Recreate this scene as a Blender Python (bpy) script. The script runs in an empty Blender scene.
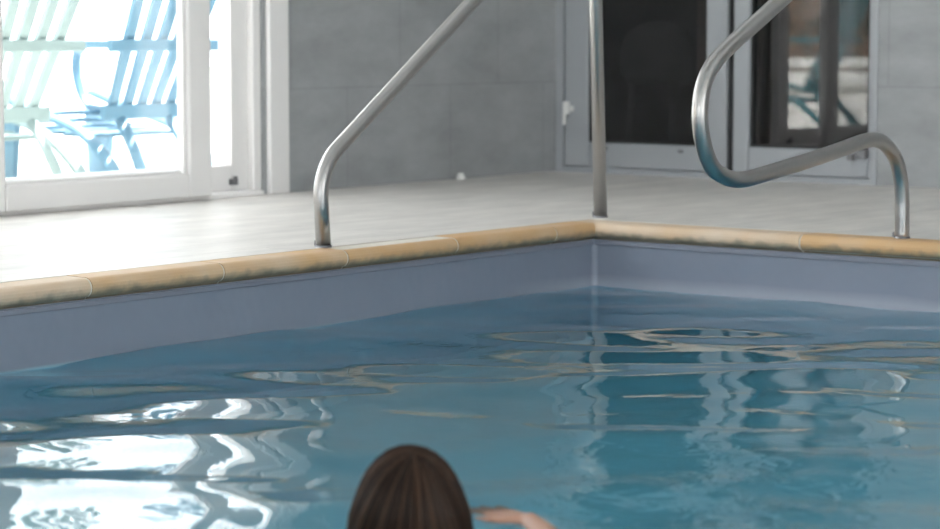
import bpy, bmesh, math, random
import numpy as np
from mathutils import Vector, Matrix

sc = bpy.context.scene
COL = sc.collection
random.seed(7)
rng = np.random.default_rng(11)

# ------------------------------------------------------------------ camera
AZ = math.radians(37.9407)
PITCH = math.radians(5.5806)
CAM = Vector((4.319, -6.174, 0.600))
F0 = Vector((-math.sin(AZ), math.cos(AZ), 0.0))      # level heading
RT = Vector((math.cos(AZ), math.sin(AZ), 0.0))       # camera right
FW = F0 * math.cos(PITCH) + Vector((0, 0, -math.sin(PITCH)))
cd = bpy.data.cameras.new('camera')
cam = bpy.data.objects.new('camera', cd)
COL.objects.link(cam)
cam.location = CAM
cam.rotation_euler = FW.to_track_quat('-Z', 'Y').to_euler()
cd.sensor_width = 36.0
cd.lens = 2400.0 * 36.0 / 940.0
cd.clip_start = 0.05
cd.clip_end = 300
cd.dof.use_dof = True
cd.dof.focus_distance = 6.0
cd.dof.aperture_fstop = 3.8
sc.camera = cam

# ------------------------------------------------------------------ world, sun, exposure
w = bpy.data.worlds.new('daylight')
sc.world = w
w.use_nodes = True
bg = w.node_tree.nodes['Background']
bg.inputs[0].default_value = (0.97, 0.98, 1.0, 1)
bg.inputs[1].default_value = 5.0
sd = bpy.data.lights.new('sun', 'SUN')
sd.energy = 24.0
sd.angle = math.radians(0.6)
sd.color = (1.0, 0.96, 0.90)
sun = bpy.data.objects.new('sun', sd)
COL.objects.link(sun)
sun.location = (-5, 6, 9)
sun.rotation_euler = Vector((0.02, -0.50, -0.86)).to_track_quat('-Z', 'Y').to_euler()
vs = sc.view_settings
vs.view_transform = 'Standard'
vs.look = 'None'
vs.gamma = 1.0
vs.exposure = 0.20
vs.use_curve_mapping = False

# ------------------------------------------------------------------ helpers
def tag(o, label=None, cat=None, group=None, kind=None):
    if label: o['label'] = label
    if cat: o['category'] = cat
    if group: o['group'] = group
    if kind: o['kind'] = kind
    return o

def empty(name, loc, rz=0.0):
    o = bpy.data.objects.new(name, None)
    COL.objects.link(o)
    o.location = loc
    o.rotation_euler = (0, 0, rz)
    o.empty_display_size = 0.1
    return o

def link_mesh(name, me, m, parent=None, smooth=False):
    o = bpy.data.objects.new(name, me)
    COL.objects.link(o)
    if m is not None and not me.materials:
        me.materials.append(m)
    if smooth:
        for p in me.polygons: p.use_smooth = True
    if parent is not None:
        o.parent = parent
    return o

def obj(name, bm, m, parent=None, smooth=False):
    bmesh.ops.recalc_face_normals(bm, faces=bm.faces)
    me = bpy.data.meshes.new(name)
    bm.to_mesh(me)
    bm.free()
    return link_mesh(name, me, m, parent, smooth)

def bx(bm, x0, x1, y0, y1, z0, z1, bev=0.0, seg=2, mat=None):
    g = bmesh.ops.create_cube(bm, size=1.0)
    vs_ = g['verts']
    for v in vs_:
        v.co = Vector((x0 + (v.co.x + .5) * (x1 - x0), y0 + (v.co.y + .5) * (y1 - y0), z0 + (v.co.z + .5) * (z1 - z0)))
    if mat is not None:
        bmesh.ops.transform(bm, matrix=mat, verts=vs_)
    if bev > 0:
        es = list({e for v in vs_ for e in v.link_edges})
        bmesh.ops.bevel(bm, geom=es, offset=bev, segments=seg, profile=0.5, affect='EDGES')

def box(name, dims, m, parent=None, bev=0.0, seg=2):
    bm = bmesh.new()
    bx(bm, *dims, bev=bev, seg=seg)
    return obj(name, bm, m, parent)

def catmull(pts, n):
    P = [Vector(p) for p in pts]
    P = [P[0] * 2 - P[1]] + P + [P[-1] * 2 - P[-2]]
    out = []
    for i in range(1, len(P) - 2):
        for k in range(n):
            t = k / n
            a, b, c, d = P[i - 1], P[i], P[i + 1], P[i + 2]
            out.append(0.5 * ((2 * b) + (c - a) * t + (2 * a - 5 * b + 4 * c - d) * t * t + (3 * b - 3 * c + d - a) * t ** 3))
    out.append(P[-2].copy())
    return out

def fillet(pts, rads, n=10):
    """polyline with rounded corners"""
    P = [Vector(p) for p in pts]
    out = [P[0]]
    for i in range(1, len(P) - 1):
        a, b, c = P[i - 1], P[i], P[i + 1]
        u = (a - b).normalized(); v = (c - b).normalized()
        ang = u.angle(v)
        r = rads[i]
        d = min(r / math.tan(ang / 2), (a - b).length * .49, (c - b).length * .49)
        r = d * math.tan(ang / 2)
        cen = b + (u + v).normalized() * (r / math.sin(ang / 2))
        s = b + u * d - cen; e = b + v * d - cen
        tot = s.angle(e)
        for k in range(n + 1):
            t = k / n
            q = (s * math.sin((1 - t) * tot) + e * math.sin(t * tot)) / math.sin(tot)
            out.append(cen + q)
    out.append(P[-1])
    return out

def tube(bm, pts, rad, n=16, caps=True, flat=1.0):
    P = [Vector(p) for p in pts]
    T = []
    for i in range(len(P)):
        a = P[max(i - 1, 0)]; b = P[min(i + 1, len(P) - 1)]
        T.append((b - a).normalized())
    up = Vector((0, 0, 1)) if abs(T[0].z) < .9 else Vector((1, 0, 0))
    N = (up - T[0] * up.dot(T[0])).normalized()
    rings = []
    for i in range(len(P)):
        N = (N - T[i] * N.dot(T[i])).normalized()
        B = T[i].cross(N)
        r = rad(i / (len(P) - 1)) if callable(rad) else rad
        rings.append([bm.verts.new(P[i] + (N * math.cos(2 * math.pi * k / n) * flat + B * math.sin(2 * math.pi * k / n)) * r) for k in range(n)])
    for a, b in zip(rings, rings[1:]):
        for k in range(n):
            bm.faces.new((a[k], a[(k + 1) % n], b[(k + 1) % n], b[k]))
    if caps:
        bm.faces.new(rings[0][::-1]); bm.faces.new(rings[-1])

def disc_cyl(bm, c, r, h, n=24, axis='Z', bev=0.0):
    g = bmesh.ops.create_cone(bm, cap_ends=True, segments=n, radius1=r, radius2=r * .94, depth=h)
    rot = {'Z': Matrix(), 'X': Matrix.Rotation(math.pi / 2, 4, 'Y'), 'Y': Matrix.Rotation(-math.pi / 2, 4, 'X')}[axis]
    bmesh.ops.transform(bm, matrix=Matrix.Translation(c) @ rot, verts=g['verts'])

def prism(bm, outline, axis, a0, a1):
    """extrude a closed 2-D outline; axis 'x' outline=(y,z), 'y' outline=(x,z)"""
    def mk(p, a):
        return (a, p[0], p[1]) if axis == 'x' else (p[0], a, p[1])
    A = [bm.verts.new(mk(p, a0)) for p in outline]
    B = [bm.verts.new(mk(p, a1)) for p in outline]
    n = len(A)
    for i in range(n):
        bm.faces.new((A[i], A[(i + 1) % n], B[(i + 1) % n], B[i]))
    bm.faces.new(A[::-1]); bm.faces.new(B)

# ------------------------------------------------------------------ materials
def mat(name):
    m = bpy.data.materials.new(name)
    m.use_nodes = True
    nt = m.node_tree
    return m, nt, nt.nodes['Principled BSDF'], nt.nodes['Material Output']

def N(nt, typ, **kw):
    n = nt.nodes.new(typ)
    for k, v in kw.items(): setattr(n, k, v)
    return n

def simple(name, col, rough=.5, metal=0.0, var=0.06, scale=6.0, bump=0.0, bscale=60.0, spec=0.5):
    m, nt, p, out = mat(name)
    L = nt.links
    tc = N(nt, 'ShaderNodeTexCoord')
    no = N(nt, 'ShaderNodeTexNoise'); no.inputs['Scale'].default_value = scale; no.inputs['Detail'].default_value = 4
    L.new(tc.outputs['Object'], no.inputs['Vector'])
    mx = N(nt, 'ShaderNodeMix', data_type='RGBA')
    mx.inputs['A'].default_value = (*[c * (1 - var) for c in col], 1)
    mx.inputs['B'].default_value = (*[min(1, c * (1 + var)) for c in col], 1)
    L.new(no.outputs['Fac'], mx.inputs['Factor'])
    L.new(mx.outputs['Result'], p.inputs['Base Color'])
    p.inputs['Roughness'].default_value = rough
    p.inputs['Metallic'].default_value = metal
    p.inputs['Specular IOR Level'].default_value = spec
    if bump > 0:
        nb = N(nt, 'ShaderNodeTexNoise'); nb.inputs['Scale'].default_value = bscale; nb.inputs['Detail'].default_value = 3
        L.new(tc.outputs['Object'], nb.inputs['Vector'])
        b = N(nt, 'ShaderNodeBump'); b.inputs['Strength'].default_value = bump; b.inputs['Distance'].default_value = .01
        L.new(nb.outputs['Fac'], b.inputs['Height']); L.new(b.outputs['Normal'], p.inputs['Normal'])
    return m

def tile_mat(name, c1, c2, grout, axis, off, bw, bh, mortar, rough, bump=.15, streak=None, zoff=0.0, offset=.5):
    """large format tiles: axis picks the horizontal coordinate"""
    m, nt, p, out = mat(name)
    L = nt.links
    tc = N(nt, 'ShaderNodeTexCoord')
    sx = N(nt, 'ShaderNodeSeparateXYZ'); L.new(tc.outputs['Object'], sx.inputs[0])
    cx = N(nt, 'ShaderNodeCombineXYZ')
    a = N(nt, 'ShaderNodeMath', operation='ADD'); a.inputs[1].default_value = off
    L.new(sx.outputs[{'x': 0, 'y': 1}[axis[0]]], a.inputs[0]); L.new(a.outputs[0], cx.inputs[0])
    b = N(nt, 'ShaderNodeMath', operation='ADD'); b.inputs[1].default_value = zoff
    L.new(sx.outputs[{'x': 0, 'y': 1, 'z': 2}[axis[1]]], b.inputs[0]); L.new(b.outputs[0], cx.inputs[1])
    br = N(nt, 'ShaderNodeTexBrick'); br.offset = offset; br.squash = 1.0
    br.inputs['Scale'].default_value = 1.0
    br.inputs['Mortar Size'].default_value = mortar
    br.inputs['Mortar Smooth'].default_value = .3
    br.inputs['Brick Width'].default_value = bw
    br.inputs['Row Height'].default_value = bh
    br.inputs['Bias'].default_value = 0.0
    br.inputs['Color1'].default_value = (*c1, 1); br.inputs['Color2'].default_value = (*c2, 1); br.inputs['Mortar'].default_value = (*grout, 1)
    L.new(cx.outputs[0], br.inputs['Vector'])
    no = N(nt, 'ShaderNodeTexNoise'); no.inputs['Scale'].default_value = 1.0; no.inputs['Detail'].default_value = 7; no.inputs['Roughness'].default_value = .62
    mp = N(nt, 'ShaderNodeMapping'); mp.inputs['Scale'].default_value = streak or (5, 5, 5)
    L.new(tc.outputs['Object'], mp.inputs[0]); L.new(mp.outputs[0], no.inputs['Vector'])
    rmp = N(nt, 'ShaderNodeMapRange'); rmp.inputs[1].default_value = .3; rmp.inputs[2].default_value = .7
    rmp.inputs[3].default_value = .84; rmp.inputs[4].default_value = 1.12
    L.new(no.outputs['Fac'], rmp.inputs[0])
    mul = N(nt, 'ShaderNodeVectorMath', operation='SCALE')
    L.new(br.outputs['Color'], mul.inputs[0]); L.new(rmp.outputs[0], mul.inputs['Scale'])
    L.new(mul.outputs[0], p.inputs['Base Color'])
    p.inputs['Roughness'].default_value = rough
    bp = N(nt, 'ShaderNodeBump'); bp.inputs['Strength'].default_value = bump; bp.inputs['Distance'].default_value = .004
    inv = N(nt, 'ShaderNodeMath', operation='SUBTRACT'); inv.inputs[0].default_value = 1.0
    L.new(br.outputs['Fac'], inv.inputs[1]); L.new(inv.outputs[0], bp.inputs['Height']); L.new(bp.outputs[0], p.inputs['Normal'])
    return m

M = {}
M['tile_left'] = tile_mat('grey_wall_tile', (.36, .375, .385), (.385, .40, .41), (.315, .325, .335), 'yz', 0.175, .633, .3825, .004, .55, streak=(4, 4, 9), zoff=.0)
M['tile_door'] = tile_mat('grey_door_wall_tile', (.36, .375, .385), (.385, .40, .41), (.315, .325, .335), 'xz', .106, .633, .3825, .004, .55, streak=(4, 4, 9), zoff=.0)
M['deck'] = tile_mat('pale_deck_plank', (.73, .695, .655), (.69, .66, .625), (.57, .54, .505), 'yx', .1, 1.20, .20, .003, .42, bump=.2, streak=(9, 3, 5))
M['paint'] = simple('white_paint', (.80, .80, .80), .6, var=.03)
M['frame'] = simple('white_window_frame', (.88, .865, .855), .35, var=.03)
M['door_frame'] = simple('grey_aluminium_door_frame', (.40, .42, .445), .38, metal=.0, var=.05)
M['seal'] = simple('black_rubber_seal', (.02, .02, .022), .6)
M['steel'] = simple('brushed_stainless_steel', (.41, .40, .39), .32, metal=1.0, var=.05, scale=25)
M['dark_steel'] = simple('dull_grey_metal', (.22, .22, .23), .4, metal=.9)
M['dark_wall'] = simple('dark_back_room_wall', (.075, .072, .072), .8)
M['brown'] = simple('brown_wood_post', (.48, .33, .24), .5, var=.2, scale=14)
M['black_fabric'] = simple('black_armchair_fabric', (.010, .010, .011), .85, var=.2)
M['patio'] = simple('pale_patio_stone', (.70, .69, .66), .8, var=.08, scale=2)
M['blue_resin'] = simple('blue_resin', (.11, .24, .34), .45, var=.06)
M['mint_resin'] = simple('mint_green_resin', (.30, .39, .385)
, .45, var=.06)
M['teal_resin'] = simple('teal_resin', (.03, .16, .19), .45, var=.06)
M['white_plastic'] = simple('white_plastic', (.82, .82, .80), .4)
M['grout'] = simple('coping_grout', (.66, .62, .55), .85, var=.2, scale=40)
M['bead'] = simple('liner_track_plastic', (.20, .215, .265), .5)

def coping_mat():
    m, nt, p, out = mat('sandstone_coping')
    L = nt.links
    tc = N(nt, 'ShaderNodeTexCoord')
    oi = N(nt, 'ShaderNodeNewGeometry')
    n1 = N(nt, 'ShaderNodeTexNoise'); n1.inputs['Scale'].default_value = 5.0; n1.inputs['Detail'].default_value = 5
    L.new(tc.outputs['Object'], n1.inputs['Vector'])
    ad = N(nt, 'ShaderNodeMath', operation='MULTIPLY_ADD'); ad.inputs[1].default_value = -.75
    L.new(oi.outputs['Random Per Island'], ad.inputs[0])
    sb = N(nt, 'ShaderNodeMath', operation='MULTIPLY_ADD'); sb.inputs[1].default_value = 1.6; sb.inputs[2].default_value = .17
    L.new(n1.outputs['Fac'], sb.inputs[0]); L.new(sb.outputs[0], ad.inputs[2])
    cr = N(nt, 'ShaderNodeValToRGB')
    e = cr.color_ramp.elements
    e[0].position = .05; e[0].color = (.64, .52, .40, 1)
    e[1].position = .95; e[1].color = (.60, .38, .19, 1)
    k = cr.color_ramp.elements.new(.45); k.color = (.62, .46, .31, 1)
    L.new(ad.outputs[0], cr.inputs[0])
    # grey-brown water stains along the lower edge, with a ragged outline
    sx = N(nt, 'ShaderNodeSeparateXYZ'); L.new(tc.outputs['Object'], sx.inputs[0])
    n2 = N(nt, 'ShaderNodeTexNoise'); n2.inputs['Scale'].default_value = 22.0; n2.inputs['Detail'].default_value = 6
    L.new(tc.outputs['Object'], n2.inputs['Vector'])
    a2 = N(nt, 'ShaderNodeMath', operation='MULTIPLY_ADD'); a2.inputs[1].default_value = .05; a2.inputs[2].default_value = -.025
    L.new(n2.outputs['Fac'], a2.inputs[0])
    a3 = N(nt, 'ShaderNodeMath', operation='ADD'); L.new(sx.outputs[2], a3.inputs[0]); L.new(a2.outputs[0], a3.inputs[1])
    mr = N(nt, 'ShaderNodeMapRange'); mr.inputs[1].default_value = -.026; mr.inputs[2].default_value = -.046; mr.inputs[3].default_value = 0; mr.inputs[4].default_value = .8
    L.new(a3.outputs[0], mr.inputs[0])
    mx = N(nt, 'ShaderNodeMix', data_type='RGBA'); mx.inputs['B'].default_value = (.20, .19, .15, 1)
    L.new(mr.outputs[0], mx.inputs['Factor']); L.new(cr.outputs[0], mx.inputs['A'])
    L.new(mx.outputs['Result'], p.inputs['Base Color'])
    p.inputs['Roughness'].default_value = .55
    b = N(nt, 'ShaderNodeBump'); b.inputs['Strength'].default_value = .25; b.inputs['Distance'].default_value = .006
    L.new(n2.outputs['Fac'], b.inputs['Height']); L.new(b.outputs[0], p.inputs['Normal'])
    return m
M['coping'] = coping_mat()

def liner_mat():
    m, nt, p, out = mat('vinyl_pool_liner')
    L = nt.links
    tc = N(nt, 'ShaderNodeTexCoord')
    sx = N(nt, 'ShaderNodeSeparateXYZ'); L.new(tc.outputs['Object'], sx.inputs[0])
    n1 = N(nt, 'ShaderNodeTexNoise'); n1.inputs['Scale'].default_value = 3.5; n1.inputs['Detail'].default_value = 4
    mp = N(nt, 'ShaderNodeMapping'); mp.inputs['Scale'].default_value = (1.2, 1.2, .6)
    L.new(tc.outputs['Object'], mp.inputs[0]); L.new(mp.outputs[0], n1.inputs['Vector'])
    cr = N(nt, 'ShaderNodeMix', data_type='RGBA')
    cr.inputs['A'].default_value = (.19, .22, .285, 1); cr.inputs['B'].default_value = (.23, .255, .315, 1)
    L.new(n1.outputs['Fac'], cr.inputs['Factor'])
    # paler band on the liner near the water line
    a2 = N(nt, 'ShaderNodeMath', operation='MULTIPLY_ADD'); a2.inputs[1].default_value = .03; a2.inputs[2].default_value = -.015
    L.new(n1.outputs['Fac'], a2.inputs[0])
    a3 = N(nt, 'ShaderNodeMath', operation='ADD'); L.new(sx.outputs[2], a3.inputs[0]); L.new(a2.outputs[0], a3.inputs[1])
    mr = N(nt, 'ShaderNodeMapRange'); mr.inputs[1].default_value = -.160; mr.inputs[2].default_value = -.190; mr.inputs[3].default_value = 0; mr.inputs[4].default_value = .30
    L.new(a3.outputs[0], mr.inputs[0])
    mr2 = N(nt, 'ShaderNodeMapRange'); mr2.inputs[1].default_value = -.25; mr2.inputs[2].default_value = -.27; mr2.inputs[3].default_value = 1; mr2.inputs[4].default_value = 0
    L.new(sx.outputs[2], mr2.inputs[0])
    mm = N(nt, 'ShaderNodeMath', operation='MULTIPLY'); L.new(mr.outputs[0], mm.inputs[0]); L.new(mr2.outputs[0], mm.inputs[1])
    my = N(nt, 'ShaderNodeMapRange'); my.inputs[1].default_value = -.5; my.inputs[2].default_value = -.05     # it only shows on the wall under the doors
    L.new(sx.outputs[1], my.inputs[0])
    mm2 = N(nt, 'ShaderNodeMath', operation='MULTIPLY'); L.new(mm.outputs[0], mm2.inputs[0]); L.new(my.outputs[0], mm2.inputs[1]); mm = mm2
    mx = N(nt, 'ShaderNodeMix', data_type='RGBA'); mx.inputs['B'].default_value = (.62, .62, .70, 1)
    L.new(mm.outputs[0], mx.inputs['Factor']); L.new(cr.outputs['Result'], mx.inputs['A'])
    # bottom print is a stronger blue
    mr3 = N(nt, 'ShaderNodeMapRange'); mr3.inputs[1].default_value = -.20; mr3.inputs[2].default_value = -.215; mr3.inputs[3].default_value = 0; mr3.inputs[4].default_value = 1
    L.new(sx.outputs[2], mr3.inputs[0])
    mx2 = N(nt, 'ShaderNodeMix', data_type='RGBA'); mx2.inputs['B'].default_value = (.32, .62, .74, 1)
    L.new(mr3.outputs[0], mx2.inputs['Factor']); L.new(mx.outputs['Result'], mx2.inputs['A'])
    L.new(mx2.outputs['Result'], p.inputs['Base Color'])
    p.inputs['Roughness'].default_value = .38
    n2 = N(nt, 'ShaderNodeTexNoise'); n2.inputs['Scale'].default_value = 9.0; n2.inputs['Detail'].default_value = 2
    L.new(tc.outputs['Object'], n2.inputs['Vector'])
    b = N(nt, 'ShaderNodeBump'); b.inputs['Strength'].default_value = .2; b.inputs['Distance'].default_value = .02
    L.new(n2.outputs['Fac'], b.inputs['Height']); L.new(b.outputs[0], p.inputs['Normal'])
    return m
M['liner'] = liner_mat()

def glass_mat(name, ior, tint):
    m, nt, p, out = mat(name)
    nt.nodes.remove(p)
    L = nt.links
    fr = N(nt, 'ShaderNodeFresnel'); fr.inputs[0].default_value = ior
    tr = N(nt, 'ShaderNodeBsdfTransparent'); tr.inputs[0].default_value = (*tint, 1)
    gl = N(nt, 'ShaderNodeBsdfGlossy'); gl.inputs['Roughness'].default_value = 0.0; gl.inputs[0].default_value = (1, 1, 1, 1)
    ge = N(nt, 'ShaderNodeNewGeometry')      # the same reflectance on both faces of a thin pane
    io = N(nt, 'ShaderNodeMapRange'); io.inputs[3].default_value = ior; io.inputs[4].default_value = 1.0 / ior
    L.new(ge.outputs['Backfacing'], io.inputs[0]); L.new(io.outputs[0], fr.inputs[0])
    mx = N(nt, 'ShaderNodeMixShader')
    L.new(fr.outputs[0], mx.inputs[0]); L.new(tr.outputs[0], mx.inputs[1]); L.new(gl.outputs[0], mx.inputs[2])
    L.new(mx.outputs[0], out.inputs[0])
    return m
M['glass'] = glass_mat('clear_window_glass', 1.5, (.95, .96, .96))
M['door_glass'] = glass_mat('tinted_door_glass', 1.65, (.42, .42, .43))

def opal_mat():  # diffusing sheet of the rooflights added to light the room
    m, nt, p, out = mat('added_rooflight_sheet')
    nt.nodes.remove(p)
    t = N(nt, 'ShaderNodeBsdfTranslucent'); t.inputs[0].default_value = (.26, .27, .275, 1)
    nt.links.new(t.outputs[0], out.inputs[0])
    return m
M['opal'] = opal_mat()

def water_mat():
    m, nt, p, out = mat('pool_water')
    nt.nodes.remove(p)
    L = nt.links
    tc = N(nt, 'ShaderNodeTexCoord')
    n1 = N(nt, 'ShaderNodeTexNoise'); n1.inputs['Scale'].default_value = 11.0; n1.inputs['Detail'].default_value = 2.5; n1.inputs['Distortion'].default_value = .6
    L.new(tc.outputs['Object'], n1.inputs['Vector'])
    b = N(nt, 'ShaderNodeBump'); b.inputs['Strength'].default_value = .12; b.inputs['Distance'].default_value = .006
    L.new(n1.outputs['Fac'], b.inputs['Height'])
    # fine choppy ripples that the swimmer stirs up around them
    n2 = N(nt, 'ShaderNodeTexNoise'); n2.inputs['Scale'].default_value = 17.0; n2.inputs['Detail'].default_value = 2.0; n2.inputs['Distortion'].default_value = .8
    L.new(tc.outputs['Object'], n2.inputs['Vector'])
    ds_ = N(nt, 'ShaderNodeVectorMath', operation='DISTANCE'); ds_.inputs[1].default_value = (2.25, -2.75, -.2)
    L.new(tc.outputs['Object'], ds_.inputs[0])
    mk = N(nt, 'ShaderNodeMapRange'); mk.interpolation_type = 'SMOOTHSTEP'; mk.inputs[1].default_value = .25; mk.inputs[2].default_value = .95; mk.inputs[3].default_value = .42; mk.inputs[4].default_value = 0.0
    L.new(ds_.outputs['Value'], mk.inputs[0])
    b1 = b
    b = N(nt, 'ShaderNodeBump'); b.inputs['Distance'].default_value = .008
    L.new(mk.outputs[0], b.inputs['Strength']); L.new(n2.outputs['Fac'], b.inputs['Height']); L.new(b1.outputs[0], b.inputs['Normal'])
    fr = N(nt, 'ShaderNodeFresnel'); fr.inputs[0].default_value = 1.333
    rf = N(nt, 'ShaderNodeBsdfRefraction'); rf.inputs['Roughness'].default_value = 0.0; rf.inputs['IOR'].default_value = 1.333
    rf.inputs[0].default_value = (1, 1, 1, 1)
    gl = N(nt, 'ShaderNodeBsdfGlossy'); gl.inputs['Roughness'].default_value = 0.0; gl.inputs[0].default_value = (1, 1, 1, 1)
    for s in (fr, rf, gl): L.new(b.outputs[0], s.inputs['Normal'])
    mx = N(nt, 'ShaderNodeMixShader')
    L.new(fr.outputs[0], mx.inputs[0]); L.new(rf.outputs[0], mx.inputs[1]); L.new(gl.outputs[0], mx.inputs[2])
    L.new(mx.outputs[0], out.inputs[0])
    va = N(nt, 'ShaderNodeVolumeAbsorption'); va.inputs[0].default_value = (.36, .86, .93, 1); va.inputs[1].default_value = .38
    L.new(va.outputs[0], out.inputs['Volume'])
    return m
M['water'] = water_mat()

# ------------------------------------------------------------------ room shell
XW, YD = -1.692, 2.120            # inner faces of the window wall and of the door wall
XE, YS, ZC = 7.6, -10.0, 2.55
WT = .22
PX1, PY1 = 6.0, -9.2              # far edges of the pool
CW = .075                         # width of the coping
WIN_A, WIN_B = -2.45, .300        # opening of the sliding patio window (y)
WIN_H = 2.15

# deck round the pool
bm = bmesh.new()
bx(bm, XW - WT, -CW, YS, YD + WT, -.12, 0)
bx(bm, PX1 + CW, XE + WT, YS, YD + WT, -.12, 0)
bx(bm, -CW, PX1 + CW, CW, YD + WT, -.12, 0)
bx(bm, -CW, PX1 + CW, YS, PY1 - CW, -.12, 0)
tag(obj('floor', bm, M['deck']), 'pale plank tiled pool deck running round the pool', 'floor', kind='structure')
ADDED_ROOFLIGHTS = [(-1.1, .5, -5.5, 1.5), (2.2, 4.2, -7.0, 1.0)]      # opal rooflights added out of view to brighten the deck
bm = bmesh.new()
xs_ = [XW - WT, ADDED_ROOFLIGHTS[0][0], ADDED_ROOFLIGHTS[0][1], ADDED_ROOFLIGHTS[1][0], ADDED_ROOFLIGHTS[1][1], XE + WT]
for i in range(5):
    if i in (1, 3):
        q = ADDED_ROOFLIGHTS[0] if i == 1 else ADDED_ROOFLIGHTS[1]
        bx(bm, xs_[i], xs_[i + 1], YS - WT, q[2], ZC, ZC + .15); bx(bm, xs_[i], xs_[i + 1], q[3], YD + WT, ZC, ZC + .15)
    else:
        bx(bm, xs_[i], xs_[i + 1], YS - WT, YD + WT, ZC, ZC + .15)
tag(obj('ceiling', bm, M['paint']), 'white ceiling over the pool hall', 'ceiling', kind='structure')
for i, q in enumerate(ADDED_ROOFLIGHTS):
    cx_, cy_ = (q[0] + q[1]) / 2, (q[2] + q[3]) / 2
    rl = tag(empty('window_%d' % (7 + i), (cx_, cy_, ZC)), 'opal rooflight added out of view to brighten the %s' % ('deck' if i == 0 else 'pool'), 'rooflight', kind='structure')
    hx, hy = (q[1] - q[0]) / 2, (q[3] - q[2]) / 2
    bm = bmesh.new(); bx(bm, -hx, hx, -hy, hy, .16, .18); obj('opal_pane', bm, M['opal'], rl)
    bm = bmesh.new()
    for a in ((-hx - .05, -hx, -hy - .05, hy + .05), (hx, hx + .05, -hy - .05, hy + .05), (-hx, hx, -hy - .05, -hy), (-hx, hx, hy, hy + .05)): bx(bm, a[0], a[1], a[2], a[3], .15, .22)
    obj('kerb', bm, M['frame'], rl)

# window wall: tiled pier beside the corner, glazed openings beyond
bm = bmesh.new()
bx(bm, XW - WT, XW, .430, YD + WT, 0, ZC)
bx(bm, XW - WT, XW, WIN_B, .430, 0, ZC)
bx(bm, XW - WT, XW, WIN_A, WIN_B, WIN_H, ZC)
bx(bm, XW - WT, XW, -3.2, WIN_A, 0, ZC)
bx(bm, XW - WT, XW, -6.4, -3.2, WIN_H, ZC)
bx(bm, XW - WT, XW, YS - WT, -6.4, 0, ZC)
tag(obj('wall_left', bm, M['tile_left']), 'grey tiled wall between the patio window and the room corner', 'wall', kind='structure')
# door wall
DA, DB = XW + .012, -.150
bm = bmesh.new()
bx(bm, XW, DA, YD, YD + WT, 0, ZC)
bx(bm, DA, DB, YD, YD + WT, 2.1, ZC)
bx(bm, DB, XE + WT, YD, YD + WT, 0, ZC)
tag(obj('wall_back', bm, M['tile_door']), 'pale grey tiled wall to the side of the glazed doors', 'wall', kind='structure')

def glazed_wall(name, axis, c0, c1, a0, a1, openings, label):
    bm = bmesh.new()
    def b(s0, s1, z0, z1):
        if axis == 'x': bx(bm, c0, c1, s0, s1, z0, z1)
        else: bx(bm, s0, s1, c0, c1, z0, z1)
    cur = a0
    for o0, o1 in openings:
        b(cur, o0, 0, ZC); b(o0, o1, WIN_H, ZC); cur = o1
    b(cur, a1, 0, ZC)
    return tag(obj(name, bm, M['paint']), label, 'wall', kind='structure')
E_OPEN = [(-8.8, -5.4), (-4.6, -1.2)]
S_OPEN = [(0.0, 3.0), (3.6, 6.6)]
glazed_wall('wall_right', 'x', XE, XE + WT, YS - WT, YD, E_OPEN, 'white glazed wall behind the camera')
glazed_wall('wall_front', 'y', YS - WT, YS, XW, XE, S_OPEN, 'white glazed wall at the near end of the pool')

def framed_pane(name, axis, c, a0, a1, z0, z1, label, mull=1):
    r = tag(empty(name, (c, (a0 + a1) / 2, z0) if axis == 'x' else ((a0 + a1) / 2, c, z0)), label, 'window', kind='structure')
    ox, oy, oz = r.location
    bm = bmesh.new()
    def b(bm, s0, s1, q0, q1, t):
        if axis == 'x': bx(bm, c - t - ox, c + t - ox, s0 - oy, s1 - oy, q0 - oz, q1 - oz, bev=.006 if t > .01 else 0)
        else: bx(bm, s0 - ox, s1 - ox, c - t - oy, c + t - oy, q0 - oz, q1 - oz, bev=.006 if t > .01 else 0)
    b(bm, a0, a1, z0, z0 + .1, .04); b(bm, a0, a1, z1 - .08, z1, .04)
    for k in range(mull + 2):
        s = a0 + .045 + (a1 - a0 - .09) * k / (mull + 1)
        b(bm, s - .045, s + .045, z0 + .1, z1 - .08, .038)
    obj('window_frame', bm, M['frame'], r)
    for k in range(mull + 1):
        s0 = a0 + .09 + (a1 - a0 - .09) * k / (mull + 1); s1 = a0 + (a1 - a0 - .09) * (k + 1) / (mull + 1)
        bm = bmesh.new(); b(bm, s0, s1, z0 + .1, z1 - .08, .004)
        obj('pane', bm, M['glass'], r)
framed_pane('window_2', 'x', XW - .1, -6.4, -3.2, 0, WIN_H, 'white framed window further along the window wall', 2)
for i, (a, b_) in enumerate(E_OPEN): framed_pane('window_%d' % (3 + i), 'x', XE + .1, a, b_, 0, WIN_H, 'white framed window behind the camera', 2)
for i, (a, b_) in enumerate(S_OPEN): framed_pane('window_%d' % (5 + i), 'y', YS - .1, a, b_, 0, WIN_H, 'white framed window at the near end of the pool', 2)

# ------------------------------------------------------------------ sliding patio window
w1 = tag(empty('window_1', (XW, -1.0, 0)), 'white framed sliding patio window looking out on the chairs', 'sliding window', kind='structure')
def wbox(name, x0, x1, y0, y1, z0, z1, m, bev=.005, lst=None):
    bm = bmesh.new()
    for q in (lst or [(x0, x1, y0, y1, z0, z1)]):
        bx(bm, q[0] - XW, q[1] - XW, q[2] + 1.0, q[3] + 1.0, q[4], q[5], bev=bev)
    return obj(name, bm, m, w1)
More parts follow.
